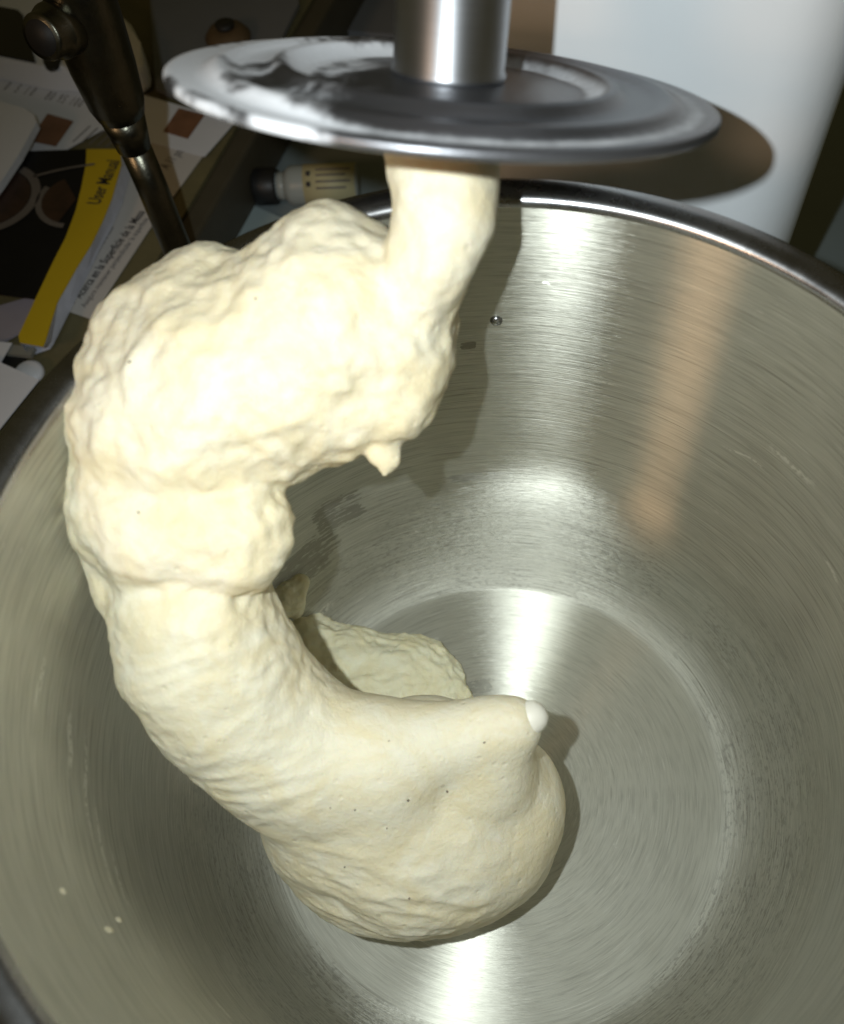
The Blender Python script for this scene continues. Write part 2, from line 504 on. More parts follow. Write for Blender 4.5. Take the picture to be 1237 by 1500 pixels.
# ------------------------------------------------------------------ mixing bowl
bowl = empty('mixing_bowl', (0, 0, 0))
tag(bowl, 'large brushed stainless steel mixing bowl with a rolled rim, under the dough', 'bowl')
NSEG = 288
def bowl_body():
    prof = []
    for i in range(12): prof.append((0.074 * i / 12, 0.0004 * i / 12))
    pr = PROF[1:]
    for i in range(len(pr) - 1):                       # Catmull-Rom along the profile
        p0, p1, p2, p3 = [Vector(pr[max(0, min(len(pr) - 1, j))]) for j in (i - 1, i, i + 1, i + 2)]
        for t in (0, .25, .5, .75):
            q = 0.5 * ((2 * p1) + (p2 - p0) * t + (2 * p0 - 5 * p1 + 4 * p2 - p3) * t * t + (3 * p1 - p0 - 3 * p2 + p3) * t ** 3)
            prof.append((q.x, q.y))
    prof.append(tuple(PROF[-1]))
    o = lathe('bowl_body', prof, NSEG, M['bowl'], bowl)
    me = o.data
    s, L = 0, []
    for i, (r, z) in enumerate(prof):
        if i: s += math.hypot(r - prof[i - 1][0], z - prof[i - 1][1])
        L.append(s)
    vs = [L[0]] + [L[1 + (i - 1) // NSEG] for i in range(1, len(me.vertices))]
    uv = me.uv_layers.new(name='profile')
    for lp in me.loops:
        co = me.vertices[lp.vertex_index].co
        uv.data[lp.index].uv = (0.5 + math.atan2(co.y, co.x) / (2 * math.pi), vs[lp.vertex_index])
    return o
bowl_body()
rim_prof = [(0.1047, 0.1612), (0.10475, 0.1618), (0.1050, 0.16255), (0.1055, 0.1632), (0.1062, 0.1637), (0.1071, 0.16405), (0.1088, 0.1643), (0.1108, 0.1645),
            (0.1117, 0.1642), (0.1122, 0.1635), (0.1123, 0.1627), (0.1119, 0.1620), (0.1108, 0.1617), (0.1080, 0.1619), (0.1060, 0.1610)]
lathe('rim', rim_prof, NSEG, M['rim'], bowl)
out_prof = [(0.1060, 0.1610)] + [(r + 0.0012, z - 0.0008) for r, z in PROF[:1:-1]] + [(0.074, -0.0012), (0.070, -0.0038), (0.066, -0.0038), (0.064, -0.0014), (0.0, -0.0014)]
lathe('outer_wall', out_prof, 160, M['rim'], bowl)
# small raised weld dot on the far wall
wp = Vector((0.0024, 0.1033, 0.1230)); wn = Vector((-wp.x, -wp.y, 0)).normalized()
mt = Matrix.Translation(wp) @ wn.to_track_quat('Z', 'Y').to_matrix().to_4x4()
lathe('weld_dot', [(0.0018, -0.0003), (0.0018, 0.0002), (0.0015, 0.0007), (0.0010, 0.0010), (0.0, 0.0011)], 32, M['rim'], bowl, mtx=mt)

# ------------------------------------------------------------------ dough: one implicit surface
def surface_nets(D, org, h):
    nx, ny, nz = D.shape
    ins = D < 0
    cnt = np.zeros((nx - 1, ny - 1, nz - 1), np.int8)
    cor = [(i, j, k) for i in (0, 1) for j in (0, 1) for k in (0, 1)]
    sl = lambda A, c: A[c[0]:nx - 1 + c[0], c[1]:ny - 1 + c[1], c[2]:nz - 1 + c[2]]
    for c in cor: cnt += sl(ins, c)
    act = (cnt > 0) & (cnt < 8)
    ci = np.argwhere(act)
    idx = -np.ones(act.shape, np.int64)
    idx[act] = np.arange(len(ci))
    acc = np.zeros((len(ci), 3)); num = np.zeros(len(ci))
    val = {c: D[ci[:, 0] + c[0], ci[:, 1] + c[1], ci[:, 2] + c[2]] for c in cor}
    for a in cor:
        for ax in range(3):
            if a[ax] == 0:
                b = list(a); b[ax] = 1; b = tuple(b)
                va, vb = val[a], val[b]
                m = (va < 0) != (vb < 0)
                t = np.where(m, va / np.where(m, va - vb, 1), 0)
                p = np.array(a, float)[None, :].repeat(len(ci), 0)
                p[:, ax] += t
                acc += p * m[:, None]; num += m
    V = (ci + acc / num[:, None]) * h + org
    quads = []
    for ax in range(3):
        o1, o2 = [(1, 2), (2, 0), (0, 1)][ax]
        n = [nx, ny, nz]
        s0 = [slice(1, n[0] - 1)] * 3
        s0 = [slice(1, n[i] - 1) for i in range(3)]; s0[ax] = slice(0, n[ax] - 1)
        s1 = list(s0); s1[ax] = slice(1, n[ax])
        a, b = ins[tuple(s0)], ins[tuple(s1)]
        for flip, m in ((False, a & ~b), (True, ~a & b)):
            e = np.argwhere(m)
            e = e + np.array([sl_.start for sl_ in s0])
            d1 = np.zeros(3, int); d1[o1] = 1
            d2 = np.zeros(3, int); d2[o2] = 1
            g = lambda p: idx[p[:, 0], p[:, 1], p[:, 2]]
            qd = np.stack([g(e - d1 - d2), g(e - d2), g(e), g(e - d1)], 1)
            quads.append(qd[:, ::-1] if flip else qd)
    return V, np.concatenate(quads)

def sdf_mesh(groups, h, pad, kgroup):
    """groups: list of (k, [chains of (x,y,z,r)]) - smooth union in a group, tighter between groups"""
    allp = np.array([p for _, chs in groups for ch in chs for p in ch])
    lo = (allp[:, :3] - allp[:, 3:4]).min(0) - pad
    hi = (allp[:, :3] + allp[:, 3:4]).max(0) + pad
    n = np.ceil((hi - lo) / h).astype(int) + 1
    BIG = 0.05
    tot = np.full(n, BIG, np.float32)
    def smin(a, b, k):
        hh = np.clip(0.5 + 0.5 * (b - a) / k, 0, 1)
        return b + (a - b) * hh - k * hh * (1 - hh)
    for k, chs in groups:
        G = np.full(n, BIG, np.float32)
        for ch in chs:
            seg = list(zip(ch, ch[1:])) if len(ch) > 1 else [(ch[0], ch[0])]
            for a, b in seg:
                a, b = np.array(a), np.array(b)
                m = max(a[3], b[3]) + 0.016
                i0 = np.maximum(((np.minimum(a[:3], b[:3]) - m - lo) / h).astype(int), 0)
                i1 = np.minimum(((np.maximum(a[:3], b[:3]) + m - lo) / h).astype(int) + 2, n)
                X, Y, Z = np.meshgrid(*[lo[q] + h * np.arange(i0[q], i1[q]) for q in range(3)], indexing='ij')
                P = np.stack([X, Y, Z], -1) - a[:3]
                ab = b[:3] - a[:3]
                L = ab @ ab
                t = np.clip((P @ ab) / L, 0, 1) if L > 1e-12 else np.zeros(P.shape[:3])
                d = np.linalg.norm(P - t[..., None] * ab, axis=-1) - (a[3] + (b[3] - a[3]) * t)
                sl = tuple(slice(i0[q], i1[q]) for q in range(3))
                G[sl] = smin(G[sl], d.astype(np.float32), k)
        tot = smin(tot, G, kgroup)
    return surface_nets(tot, lo, h)

def finish_dough(name, V, Q, fn, mat, parent=None, smooth=2):
    # relax, then push along the normals
    for _ in range(smooth):
        S = np.zeros_like(V); c = np.zeros(len(V))
        for i in range(4):
            for j in (1, 3):
                np.add.at(S, Q[:, i], V[Q[:, (i + j) % 4]]); np.add.at(c, Q[:, i], 1)
        V = 0.45 * V + 0.55 * S / c[:, None]
    me = bpy.data.meshes.new(name)
    me.from_pydata(V.tolist(), [], Q.tolist())
    me.update()
    nr = np.zeros(len(V) * 3); me.vertices.foreach_get('normal', nr); nr = nr.reshape(-1, 3)
    d = np.array([fn(Vector(v), Vector(m_)) for v, m_ in zip(V, nr)])
    V = V + nr * d[:, None]
    me.vertices.foreach_set('co', V.ravel())
    me.update()
    return link_mesh(name, me, mat, parent)

#DOUGH_BEGIN
neck = [(-0.0085, 0.0859, 0.1950, 0.0118), (-0.0082, 0.0796, 0.1913, 0.0102), (-0.0081, 0.0729, 0.1867, 0.0085), (-0.0116, 0.0660, 0.1811, 0.0083)]
neck2 = [(-0.0087, 0.0800, 0.1828, 0.0085), (-0.0153, 0.0680, 0.1723, 0.0084), (-0.0199, 0.0595, 0.1646, 0.0104)]
shoulder = [
    [(-0.0228, 0.0686, 0.1614, 0.0145), (-0.0339, 0.0666, 0.1607, 0.0224), (-0.0469, 0.0604, 0.1567, 0.0206), (-0.0620, 0.0556, 0.1522, 0.0227), (-0.0745, 0.0504, 0.1451, 0.0248)],
    [(-0.0350, 0.0806, 0.1702, 0.0106), (-0.0320, 0.0721, 0.1647, 0.0141)],
    [(-0.0180, 0.0558, 0.1597, 0.0080), (-0.0218, 0.0512, 0.1550, 0.0067), (-0.0311, 0.0518, 0.1531, 0.0088)],
    [(-0.0442, 0.0518, 0.1511, 0.0080), (-0.0395, 0.0503, 0.1502, 0.0064)],
]
hump = [
    [(-0.0866, 0.0533, 0.1457, 0.0144), (-0.0881, 0.0428, 0.1380, 0.0142)],
    [(-0.0567, 0.0459, 0.1437, 0.0101), (-0.0681, 0.0431, 0.1425, 0.0162)],
]
lobe = [[(-0.0620, 0.0292, 0.1365, 0.0136), (-0.0757, 0.0324, 0.1348, 0.0193), (-0.0812, 0.0377, 0.1365, 0.0204)], [(-0.0568, 0.0285, 0.1396, 0.0089), (-0.0604, 0.0241, 0.1362, 0.0099)]]
cuff = [[(-0.0924, 0.0304, 0.1282, 0.0091), (-0.0881, 0.0232, 0.1210, 0.0106), (-0.0671, 0.0205, 0.1192, 0.0109)]]
arm = [[(-0.0749, 0.0178, 0.1206, 0.0189), (-0.0735, 0.0084, 0.1101, 0.0193), (-0.0681, 0.0000, 0.0976, 0.0192), (-0.0587, -0.0072, 0.0845, 0.0195), (-0.0476, -0.0126, 0.0723, 0.0198)]]
ball = [
    [(-0.0474, -0.0128, 0.0836, 0.0157), (-0.0310, -0.0112, 0.0841, 0.0131), (-0.0145, -0.0085, 0.0856, 0.0084), (-0.0016, -0.0061, 0.0882, 0.0065), (0.0051, -0.0049, 0.0898, 0.0052)],
    [(-0.0323, -0.0148, 0.0722, 0.0182), (-0.0269, -0.0197, 0.0471, 0.0317), (-0.0231, -0.0161, 0.0399, 0.0347)],
    [(-0.0075, -0.0108, 0.0770, 0.0086), (-0.0107, -0.0204, 0.0442, 0.0251), (-0.0137, -0.0182, 0.0342, 0.0311)],
    [(-0.0416, -0.0191, 0.0590, 0.0212), (-0.0363, -0.0240, 0.0362, 0.0235), (-0.0244, -0.0245, 0.0267, 0.0242)],
    [(0.0019, -0.0076, 0.0818, 0.0055), (0.0011, -0.0155, 0.0486, 0.0155), (-0.0038, -0.0225, 0.0317, 0.0205)],
    [(0.0042, -0.0056, 0.0867, 0.0036), (-0.0048, -0.0134, 0.0723, 0.0095), (-0.0186, -0.0175, 0.0503, 0.0253)],
    [(-0.0531, -0.0167, 0.0740, 0.0135), (-0.0500, -0.0230, 0.0550, 0.0155), (-0.0446, -0.0307, 0.0353, 0.0146)],
]
shoulder.append([(-0.0653, 0.0762, 0.1627, 0.0112), (-0.0752, 0.0686, 0.1567, 0.0137), (-0.0835, 0.0599, 0.1502, 0.0131)])
groups = [(0.006, [neck, neck2]), (0.009, shoulder), (0.007, hump), (0.007, lobe), (0.005, cuff), (0.009, arm + ball)]
drip = [(0.003, [[(-0.0246, 0.0451, 0.1508, 0.0038), (-0.0253, 0.0416, 0.1478, 0.0024), (-0.0247, 0.0376, 0.1458, 0.0009)], [(-0.0219, 0.0446, 0.1493, 0.0014), (-0.0223, 0.0399, 0.1469, 0.0006)], [(-0.0287, 0.0426, 0.1484, 0.0014), (-0.0251, 0.0421, 0.1481, 0.0016)]])]
V, Q = sdf_mesh(groups + drip, 0.0009, 0.006, 0.0014)
#DOUGH_END
SM1 = Vector((-0.0228, -0.0113, 0.0928, 0.0002)[:3]); SM2 = Vector((-0.0017, -0.0116, 0.0922, 0.0002)[:3])
ARMC = Vector((-0.0656, -0.0062, 0.1076, 0.0002)[:3]); BOT = Vector((-0.0347, -0.0398, 0.0450, 0.0002)[:3]); TOPC = Vector((-0.0553, 0.0482, 0.1563, 0.0002)[:3])
EARM = (-CR * 0.90 - CU * 0.42).normalized()
EBOT = (CR * 0.90 - CU * 0.42).normalized()
def fall(p, c, r0, r1):
    d = (p - c).length
    t = min(1, max(0, (r1 - d) / (r1 - r0)))
    return t * t * (3 - 2 * t)
def ridge(p, e, st, sc):
    q = (p - e * (p.dot(e) * st)) * sc
    return 1 - abs(noise.noise(q)) * 2.2
def dough_disp(p, m):
    calm = max(fall(p, SM1, 0.012, 0.038), fall(p, SM2, 0.010, 0.035))
    top = fall(p, TOPC, 0.03, 0.075)
    w = 1 - 0.8 * calm
    d = noise.noise(p * 85) * 0.0010 * (0.5 + 0.7 * top) * w + (noise.noise(p * 620) * 0.00016 + noise.noise(p * 360) * 0.0002) * top
    d += noise.noise(p * 190 + Vector((3, 1, 7))) * 0.00075 * (0.2 + top) * w
    d += (0.5 - abs(noise.noise(p * 130 + Vector((9, 2, 4))))) * 0.0010 * top
    d += noise.noise(p * 430) * 0.00026 * w * (0.4 + 0.6 * top) + noise.noise(p * 300 + Vector((5, 5, 1))) * 0.00035 * (0.12 + top) * w
    fa = fall(p, ARMC, 0.02, 0.055); fb = fall(p, BOT, 0.018, 0.05)
    if fa > 0: d += ridge(p, EARM, 0.80, 210) * 0.00052 * fa * w
    if fb > 0: d += (ridge(p, EBOT, 0.78, 170) * 0.0007 + ridge(p + Vector((.3, .1, 0)), EBOT, 0.7, 330) * 0.0003) * fb * w
    return d
dough = finish_dough('bread_dough', V, Q, dough_disp, M['dough'])
tag(dough, 'pale lumpy bread dough wound round the hook, hanging from the disc into the bowl', 'dough')
bvh = BVHTree.FromPolygons([v.co for v in dough.data.vertices], [p.vertices[:] for p in dough.data.polygons])
speck_me = None
for (x, y, z, r) in ((-0.0739, 0.0195, 0.1601, 0.0006), (-0.0137, -0.0211, 0.0820, 0.0008), (-0.0298, -0.0296, 0.0781, 0.0005), (-0.0458, 0.0517, 0.1870, 0.0005), (-0.0750, 0.0475, 0.1743, 0.0006), (-0.0240, -0.0231, 0.0813, 0.0007),
                     (-0.0381, -0.0252, 0.0805, 0.0005), (-0.0429, -0.0369, 0.0635, 0.0005), (-0.0263, -0.0433, 0.0487, 0.0006), (-0.0446, -0.0246, 0.0810, 0.0004), (-0.0359, 0.0532, 0.1875, 0.0004), (-0.0034, -0.0126, 0.0973, 0.0005), (-0.0275, -0.0120, 0.0982, 0.0004)):
    o_ = Vector(cam.location)
    hit, nn, ix, dist = bvh.ray_cast(o_, (Vector((x, y, z)) - o_).normalized())
    if hit is None: continue
    if speck_me is None:
        bm = bmesh.new(); bmesh.ops.create_icosphere(bm, subdivisions=2, radius=1.0)
        for v in bm.verts: v.co *= 1 + 0.3 * noise.noise(v.co * 1.7)
        sp = from_bm('bran_speck', bm, M['bran'], dough); speck_me = sp.data
    else:
        sp = bpy.data.objects.new('bran_speck', speck_me); COL.objects.link(sp); sp.parent = dough
    sp.location = hit
    sp.rotation_euler = (random.random() * 3, random.random() * 3, random.random() * 3)
    sp.scale = (r * 0.75, r * 0.5, r * 0.4)

# dough left in the bowl behind the ball
scrap_ch = [(0.006, [
    [(-0.0821, 0.0579, 0.0100, 0.0060), (-0.0704, 0.0524, 0.0090, 0.0105), (-0.0525, 0.0450, 0.0060, 0.0125), (-0.0347, 0.0410, 0.0050, 0.0125), (-0.0233, 0.0370, 0.0040, 0.0100)],
    [(-0.0320, 0.0280, 0.0040, 0.0120), (-0.0202, 0.0324, 0.0020, 0.0085), (-0.0167, 0.0334, 0.0010, 0.0055)],
    [(-0.0650, 0.0413, 0.0060, 0.0140), (-0.0470, 0.0283, 0.0040, 0.0160)],
    [(-0.0347, 0.0465, 0.0060, 0.0075), (-0.0260, 0.0460, 0.0040, 0.0075), (-0.0214, 0.0414, 0.0030, 0.0060)],
])]
V2, Q2 = sdf_mesh(scrap_ch, 0.0008, 0.005, 0.002)
V2[:, 2] = np.maximum(V2[:, 2], 0.0006 + 0.0004 * np.sin(V2[:, 0] * 900))
def scrap_disp(p, m):
    e = CR
    return noise.noise(p * 110) * 0.0014 + (0.4 - abs(noise.noise((p - e * p.dot(e) * 0.6) * 170))) * 0.0022 + (0.4 - abs(noise.noise((p - e * p.dot(e) * 0.5) * 340))) * 0.0009 + noise.noise(p * 520) * 0.0004
sc = finish_dough('dough_scrap', V2, Q2, scrap_disp, M['scrap'])
tag(sc, 'flat wrinkled piece of dough lying on the bowl floor behind the big dough ball', 'dough scrap')
wb = [[(-0.0771, 0.0564, 0.0326, 0.0040), (-0.0729, 0.0609, 0.0325, 0.0050), (-0.0693, 0.0662, 0.0331, 0.0035)], [(-0.0757, 0.0588, 0.0342, 0.0040), (-0.0726, 0.0599, 0.0261, 0.0035)]]
V3, Q3 = sdf_mesh([(0.004, wb)], 0.0006, 0.004, 0.002)
s3 = finish_dough('dough_lump', V3, Q3, lambda p, m: noise.noise(p * 260) * 0.0010 + (0.4 - abs(noise.noise(p * 420))) * 0.0008, M['scrap'])
tag(s3, 'small torn dough lump stuck to the bowl wall in shadow', 'dough lump')
# flecks of dried dough on the bowl wall
fleck_me = None
for i, (pt, rr, el, lab) in enumerate((
        ((-0.0898, -0.0515, 0.1288), 0.0008, 1.5, 'small pale dough fleck on the lower left bowl wall, highest of three'),
        ((-0.0855, -0.0574, 0.1133), 0.0009, 2.3, 'long pale dough fleck on the lower left bowl wall, lowest and largest of three'),
        ((-0.0871, -0.0544, 0.1047), 0.0008, 1.8, 'round pale dough fleck touching the largest fleck on the lower left bowl wall'))):
    pv = Vector(pt); nin = Vector((-pv.x, -pv.y, 0.02)).normalized()
    if fleck_me is None:
        bm = bmesh.new(); bmesh.ops.create_icosphere(bm, subdivisions=3, radius=1.0)
        for v in bm.verts: v.co *= 1 + 0.35 * noise.noise(v.co * 1.3)
        fo = from_bm('dough_fleck', bm, M['dough']); fleck_me = fo.data
    else:
        fo = bpy.data.objects.new('dough_fleck', fleck_me); COL.objects.link(fo)
    fo.location = pv
    fo.rotation_euler = nin.to_track_quat('Z', 'Y').to_euler()
    fo.scale = (rr, rr * el, rr * 0.5)
    tag(fo, lab, 'dough fleck', 'dough flecks on the bowl wall')

# ------------------------------------------------------------------ dough hook: shaft, shield disc, coated tip
HN = Vector((0.112, 0.427, 0.897)).normalized()
HC = Vector((-0.0071, 0.0944, 0.2002)) + HN * 0.0009
hx = Vector((1, 0, 0)); hx = (hx - HN * hx.dot(HN)).normalized(); hy = HN.cross(hx)
hook = empty('dough_hook', HC, Matrix((hx, hy, HN)).transposed().to_euler())
tag(hook, 'steel dough hook with a round flour dusted shield disc at the top', 'dough hook')
disc_prof = [(0.0, -0.0014), (0.0500, -0.0014), (0.0540, -0.0016), (0.0552, -0.0015), (0.0556, -0.0012), (0.0557, -0.0006), (0.0556, 0.0001), (0.0552, 0.0004), (0.0540, 0.0005),
             (0.0505, 0.0002), (0.0485, 0.0004), (0.0470, 0.0014), (0.0460, 0.0020), (0.0446, 0.0021), (0.0430, 0.0012), (0.0415, 0.0008), (0.0375, 0.0008), (0.0358, 0.0014), (0.0347, 0.0026), (0.0336, 0.0032), (0.0324, 0.0026),
             (0.0300, 0.0006), (0.0250, 0.0006), (0.0180, 0.0012), (0.0142, 0.0016), (0.0, 0.0016)]
lathe('shield_disc', disc_prof, 160, M['disc'], hook)
lathe('shaft', [(0.0, 0.0017), (0.0112, 0.0017), (0.0117, 0.0021), (0.0117, 0.0028), (0.0113, 0.0033), (0.0113, 0.060), (0.0, 0.060)], 64, M['shaft'], hook)
hi_ = hook.matrix_basis.inverted()
tpr = [(0.0011, -0.0062, 0.0887, 0.0052), (0.0060, -0.0048, 0.0900, 0.0047), (0.0089, -0.0042, 0.0908, 0.0047), (0.0108, -0.0037, 0.0914, 0.0041), (0.0121, -0.0035, 0.0918, 0.0030), (0.0130, -0.0032, 0.0921, 0.0014)]
bpy.context.view_layer.update()
hi_ = hook.matrix_world.inverted()
tube('hook_tip', [hi_ @ Vector(p[:3]) for p in tpr], [p[3] for p in tpr], M['tip'], hook, n=28)

# ------------------------------------------------------------------ stand mixer (white column, base, raised head)
hd = Vector((0.2, 0.98, 0)).normalized(); hs = Vector((hd.y, -hd.x, 0))
yaw = math.atan2(hs.y, hs.x)
mix = empty('stand_mixer', (0.055, 0.220, ZL), (0, 0, yaw))
tag(mix, 'white enamelled stand mixer column rising behind the bowl', 'stand mixer')
def rounded_column(name, hw, hdp, rc, z0, z1, taper, mat, parent, cy_=0.0):
    bm = bmesh.new()
    rings = []
    nzz = 14
    for i in range(nzz + 1):
        t = i / nzz
        f = 1 + taper * (1 - t) ** 2
        ring = []
        for cx, cyy, a0 in ((1, 1, 0), (-1, 1, 90), (-1, -1, 180), (1, -1, 270)):
            for s in range(9):
                a = math.radians(a0 + 90 * s / 8)
                ring.append(bm.verts.new((cx * (hw * f - rc) + rc * math.cos(a), cy_ + cyy * (hdp - rc) + rc * math.sin(a), z0 + (z1 - z0) * t)))
        rings.append(ring)
    n = len(rings[0])
    for A, Bq in zip(rings, rings[1:]):
        for k in range(n): bm.faces.new((A[k], A[(k + 1) % n], Bq[(k + 1) % n], Bq[k]))
    bm.faces.new(rings[0][::-1]); bm.faces.new(rings[-1])
    return from_bm(name, bm, mat, parent)
rounded_column('column', 0.062, 0.055, 0.026, 0.026, 0.285, 0.02, M['enamel'], mix)
rounded_column('base', 0.085, 0.19, 0.05, 0.0, 0.0288, 0.0, M['enamel'], mix, cy_=-0.115)
# head: fat rounded bar tilted back about the column top
A_ = HC + HN * 0.095 + Vector((-hd.x, -hd.y, 0)) * 0.02
Bk = Vector((0.055, 0.220, 0)) + Vector((0, 0, 0.27)) + hd * 0.05
bpy.context.view_layer.update()
mi = mix.matrix_world.inverted()
hp, hr = [], []
for i in range(15):
    t = i / 14
    hp.append(mi @ (A_.lerp(Bk, t)))
    hr.append(0.046 * math.sqrt(max(0.02, 1 - (1 - min(1, t * 5)) ** 2)) * (1.0 if t < 0.85 else math.sqrt(max(0.05, 1 - ((t - 0.85) / 0.15) ** 2))))
tube('head', hp, hr, M['enamel'], mix, n=48)

# ------------------------------------------------------------------ left: dark metal post
post = empty('metal_post', (-0.1372, 0.2312, 0.0000))
tag(post, 'dark bronze metal post with a round side boss, standing behind the bowl rim', 'post')
pl = Vector((-0.1372, 0.2312, 0.0000))
def post_part(name, rows, mat, par):
    return tube(name, [Vector(r[:3]) - pl for r in rows], [r[3] for r in rows], mat, par)
post_part('rod', [(-0.1375, 0.2320, -0.0009, 0.0065), (-0.1358, 0.2320, 0.0318, 0.0063), (-0.1355, 0.2320, 0.0644, 0.0062), (-0.1358, 0.2320, 0.0879, 0.0061)], M['bronze'], post)
post_part('sleeve', [(-0.1362, 0.2320, 0.0855, 0.0066), (-0.1358, 0.2320, 0.1007, 0.0087)], M['bronze'], post)
post_part('upper_post', [(-0.1358, 0.2320, 0.0998, 0.0090), (-0.1358, 0.2320, 0.1046, 0.0104), (-0.1353, 0.2320, 0.1186, 0.0117), (-0.1348, 0.2320, 0.1273, 0.0119), (-0.1332, 0.2320, 0.1456, 0.0117), (-0.1314, 0.2320, 0.1660, 0.0110)], M['bronze'], post)
b0 = Vector((-0.1363, 0.2320, 0.1349, 0.0070)[:3]) - pl; b1 = Vector((-0.1428, 0.2120, 0.1414, 0.0066)[:3]) - pl
ax = (b1 - b0).normalized()
boss = tube('boss', [b0, b1 - ax * 0.0075, b1 - ax * 0.0065, b1 - ax * 0.0055, b1 - ax * 0.001, b1], [0.0086, 0.0086, 0.0083, 0.0072, 0.0072, 0.0066], M['bronze'], post)
tube('bore', [b1 - ax * 0.002, b1 + ax * 0.0003], [0.0054, 0.0054], M['bore'], boss)

# ------------------------------------------------------------------ left: papers and booklets on the counter
def sheet(name, pts, mat, label, cat, thick=0.0003, group=None):
    o = prism(name, pts, thick, mat)
    if label: tag(o, label, cat, group)
    return o
def on_line(o, body, a, b, z, size, mat, bold=0.0, name='printed_text'):
    """flat lettering running from a towards b on a sheet"""
    a, b = Vector(a), Vector(b)
    d = (b - a); d.z = 0; L = d.length; d.normalize()
    s = Vector((-d.y, d.x, 0))
    mt = Matrix(((d.x, s.x, 0, a.x), (d.y, s.y, 0, a.y), (0, 0, 1, z), (0, 0, 0, 1)))
    t = text_mesh(name, body, size, mat, o, mt, bold)
    w = max(v.co.x * d.x + v.co.y * d.y for v in t.data.vertices) - (a.x * d.x + a.y * d.y)
    k = L / w                                             # set the width to the printed length
    for v in t.data.vertices:
        q = v.co - a; al = q.dot(d)
        v.co = v.co + d * (al * (k - 1))
    return t

leaf = sheet('leaflet', [(-0.2947, 0.4092, 0.0012), (-0.2236, 0.4029, 0.0012), (-0.1327, 0.3604, 0.0012), (-0.1459, 0.3337, 0.0012), (-0.2041, 0.3574, 0.0012), (-0.2383, 0.3272, 0.0012), (-0.2748, 0.3290, 0.0012)], M['paper'],
             'white leaflet with two brown printed squares lying behind the metal post', 'leaflet')
prism('printed_square', [(-0.2365, 0.3720, 0.0015), (-0.2209, 0.3650, 0.0015), (-0.2266, 0.3452, 0.0015), (-0.2423, 0.3503, 0.0015)], 0.0002, M['brown'], leaf)
prism('printed_square', [(-0.1648, 0.3727, 0.0015), (-0.1499, 0.3664, 0.0015), (-0.1566, 0.3476, 0.0015), (-0.1707, 0.3542, 0.0015)], 0.0002, M['brown'], leaf)
on_line(leaf, '0     5    1  0        8 0   9 5   1 0 0', (-0.2662, 0.3940, 0.0000), (-0.2200, 0.3766, 0.0000), 0.0013, 0.010, M['ink2'])
for a, b, c, d in (
    ((-0.2185, 0.3485, 0.0015), (-0.2178, 0.3485, 0.0015), (-0.2108, 0.3607, 0.0015), (-0.2116, 0.3607, 0.0015)),
    ((-0.2139, 0.3472, 0.0015), (-0.2131, 0.3472, 0.0015), (-0.2064, 0.3588, 0.0015), (-0.2072, 0.3588, 0.0015)),
    ((-0.2092, 0.3459, 0.0015), (-0.2085, 0.3459, 0.0015), (-0.2020, 0.3569, 0.0015), (-0.2028, 0.3570, 0.0015)),
    ((-0.2046, 0.3446, 0.0015), (-0.2039, 0.3446, 0.0015), (-0.1977, 0.3551, 0.0015), (-0.1984, 0.3551, 0.0015)),
    ((-0.2000, 0.3433, 0.0015), (-0.1993, 0.3433, 0.0015), (-0.1933, 0.3532, 0.0015), (-0.1941, 0.3532, 0.0015)),
):
    prism('printed_line', [a, b, c, d], 0.0002, M['ink2'], leaf)

page = sheet('instruction_sheet', [(-0.1979, 0.2296, 0.0006), (-0.1865, 0.2245, 0.0006), (-0.1677, 0.2817, 0.0006), (-0.1468, 0.3360, 0.0006), (-0.1854, 0.3545, 0.0006), (-0.1988, 0.2864, 0.0006)], M['paper2'],
             'white printed instruction sheet with Spanish text under the yellow striped manual', 'sheet')
on_line(page, '•  Acerca en la Superficie de la Mesa', (-0.1949, 0.2334, 0.0000), (-0.1713, 0.2945, 0.0000), 0.0008, 0.0064, M['ink'], 0.00005)
on_line(page, 'Asegure mantener perpendicular la superficie', (-0.1903, 0.2315, 0.0000), (-0.1688, 0.2895, 0.0000), 0.0008, 0.0042, M['ink2'])
on_line(page, 'mantener alejado en el uso de cocina', (-0.1941, 0.2522, 0.0000), (-0.1855, 0.2841, 0.0000), 0.0008, 0.0042, M['ink2'])
on_line(page, 'mesa seguro', (-0.1894, 0.2828, 0.0000), (-0.1869, 0.2923, 0.0000), 0.0008, 0.0042, M['ink2'])
on_line(page, 'A 11 pm', (-0.1645, 0.3252, 0.0000), (-0.1571, 0.3394, 0.0000), 0.0008, 0.008, M['ink2'])

# user manual: bent black cover with a yellow stripe, white page block under it
man = empty('user_manual', (-0.2172, 0.2737, 0.0000))
tag(man, 'user manual booklet with dark food photo cover and a yellow stripe', 'manual')
mo = Vector((-0.2172, 0.2737, 0.0000))
zt = 0.0105
def manual_strip(name, A, Bq, za, zb, mat, thick):
    bm = bmesh.new()
    n = len(A)
    ta = [bm.verts.new(Vector(p) - mo) for p in A]; tb = [bm.verts.new(Vector(p) - mo) for p in Bq]
    ba = [bm.verts.new(Vector(p) - mo - Vector((0, 0, thick))) for p in A]; bb = [bm.verts.new(Vector(p) - mo - Vector((0, 0, thick))) for p in Bq]
    for i in range(n - 1):
        bm.faces.new((ta[i], ta[i + 1], tb[i + 1], tb[i])); bm.faces.new((ba[i + 1], ba[i], bb[i], bb[i + 1]))
        bm.faces.new((ta[i + 1], ta[i], ba[i], ba[i + 1])); bm.faces.new((tb[i], tb[i + 1], bb[i + 1], bb[i]))
    bm.faces.new((ta[0], tb[0], bb[0], ba[0])); bm.faces.new((tb[-1], ta[-1], ba[-1], bb[-1]))
    return from_bm(name, bm, mat, man, smooth=False)
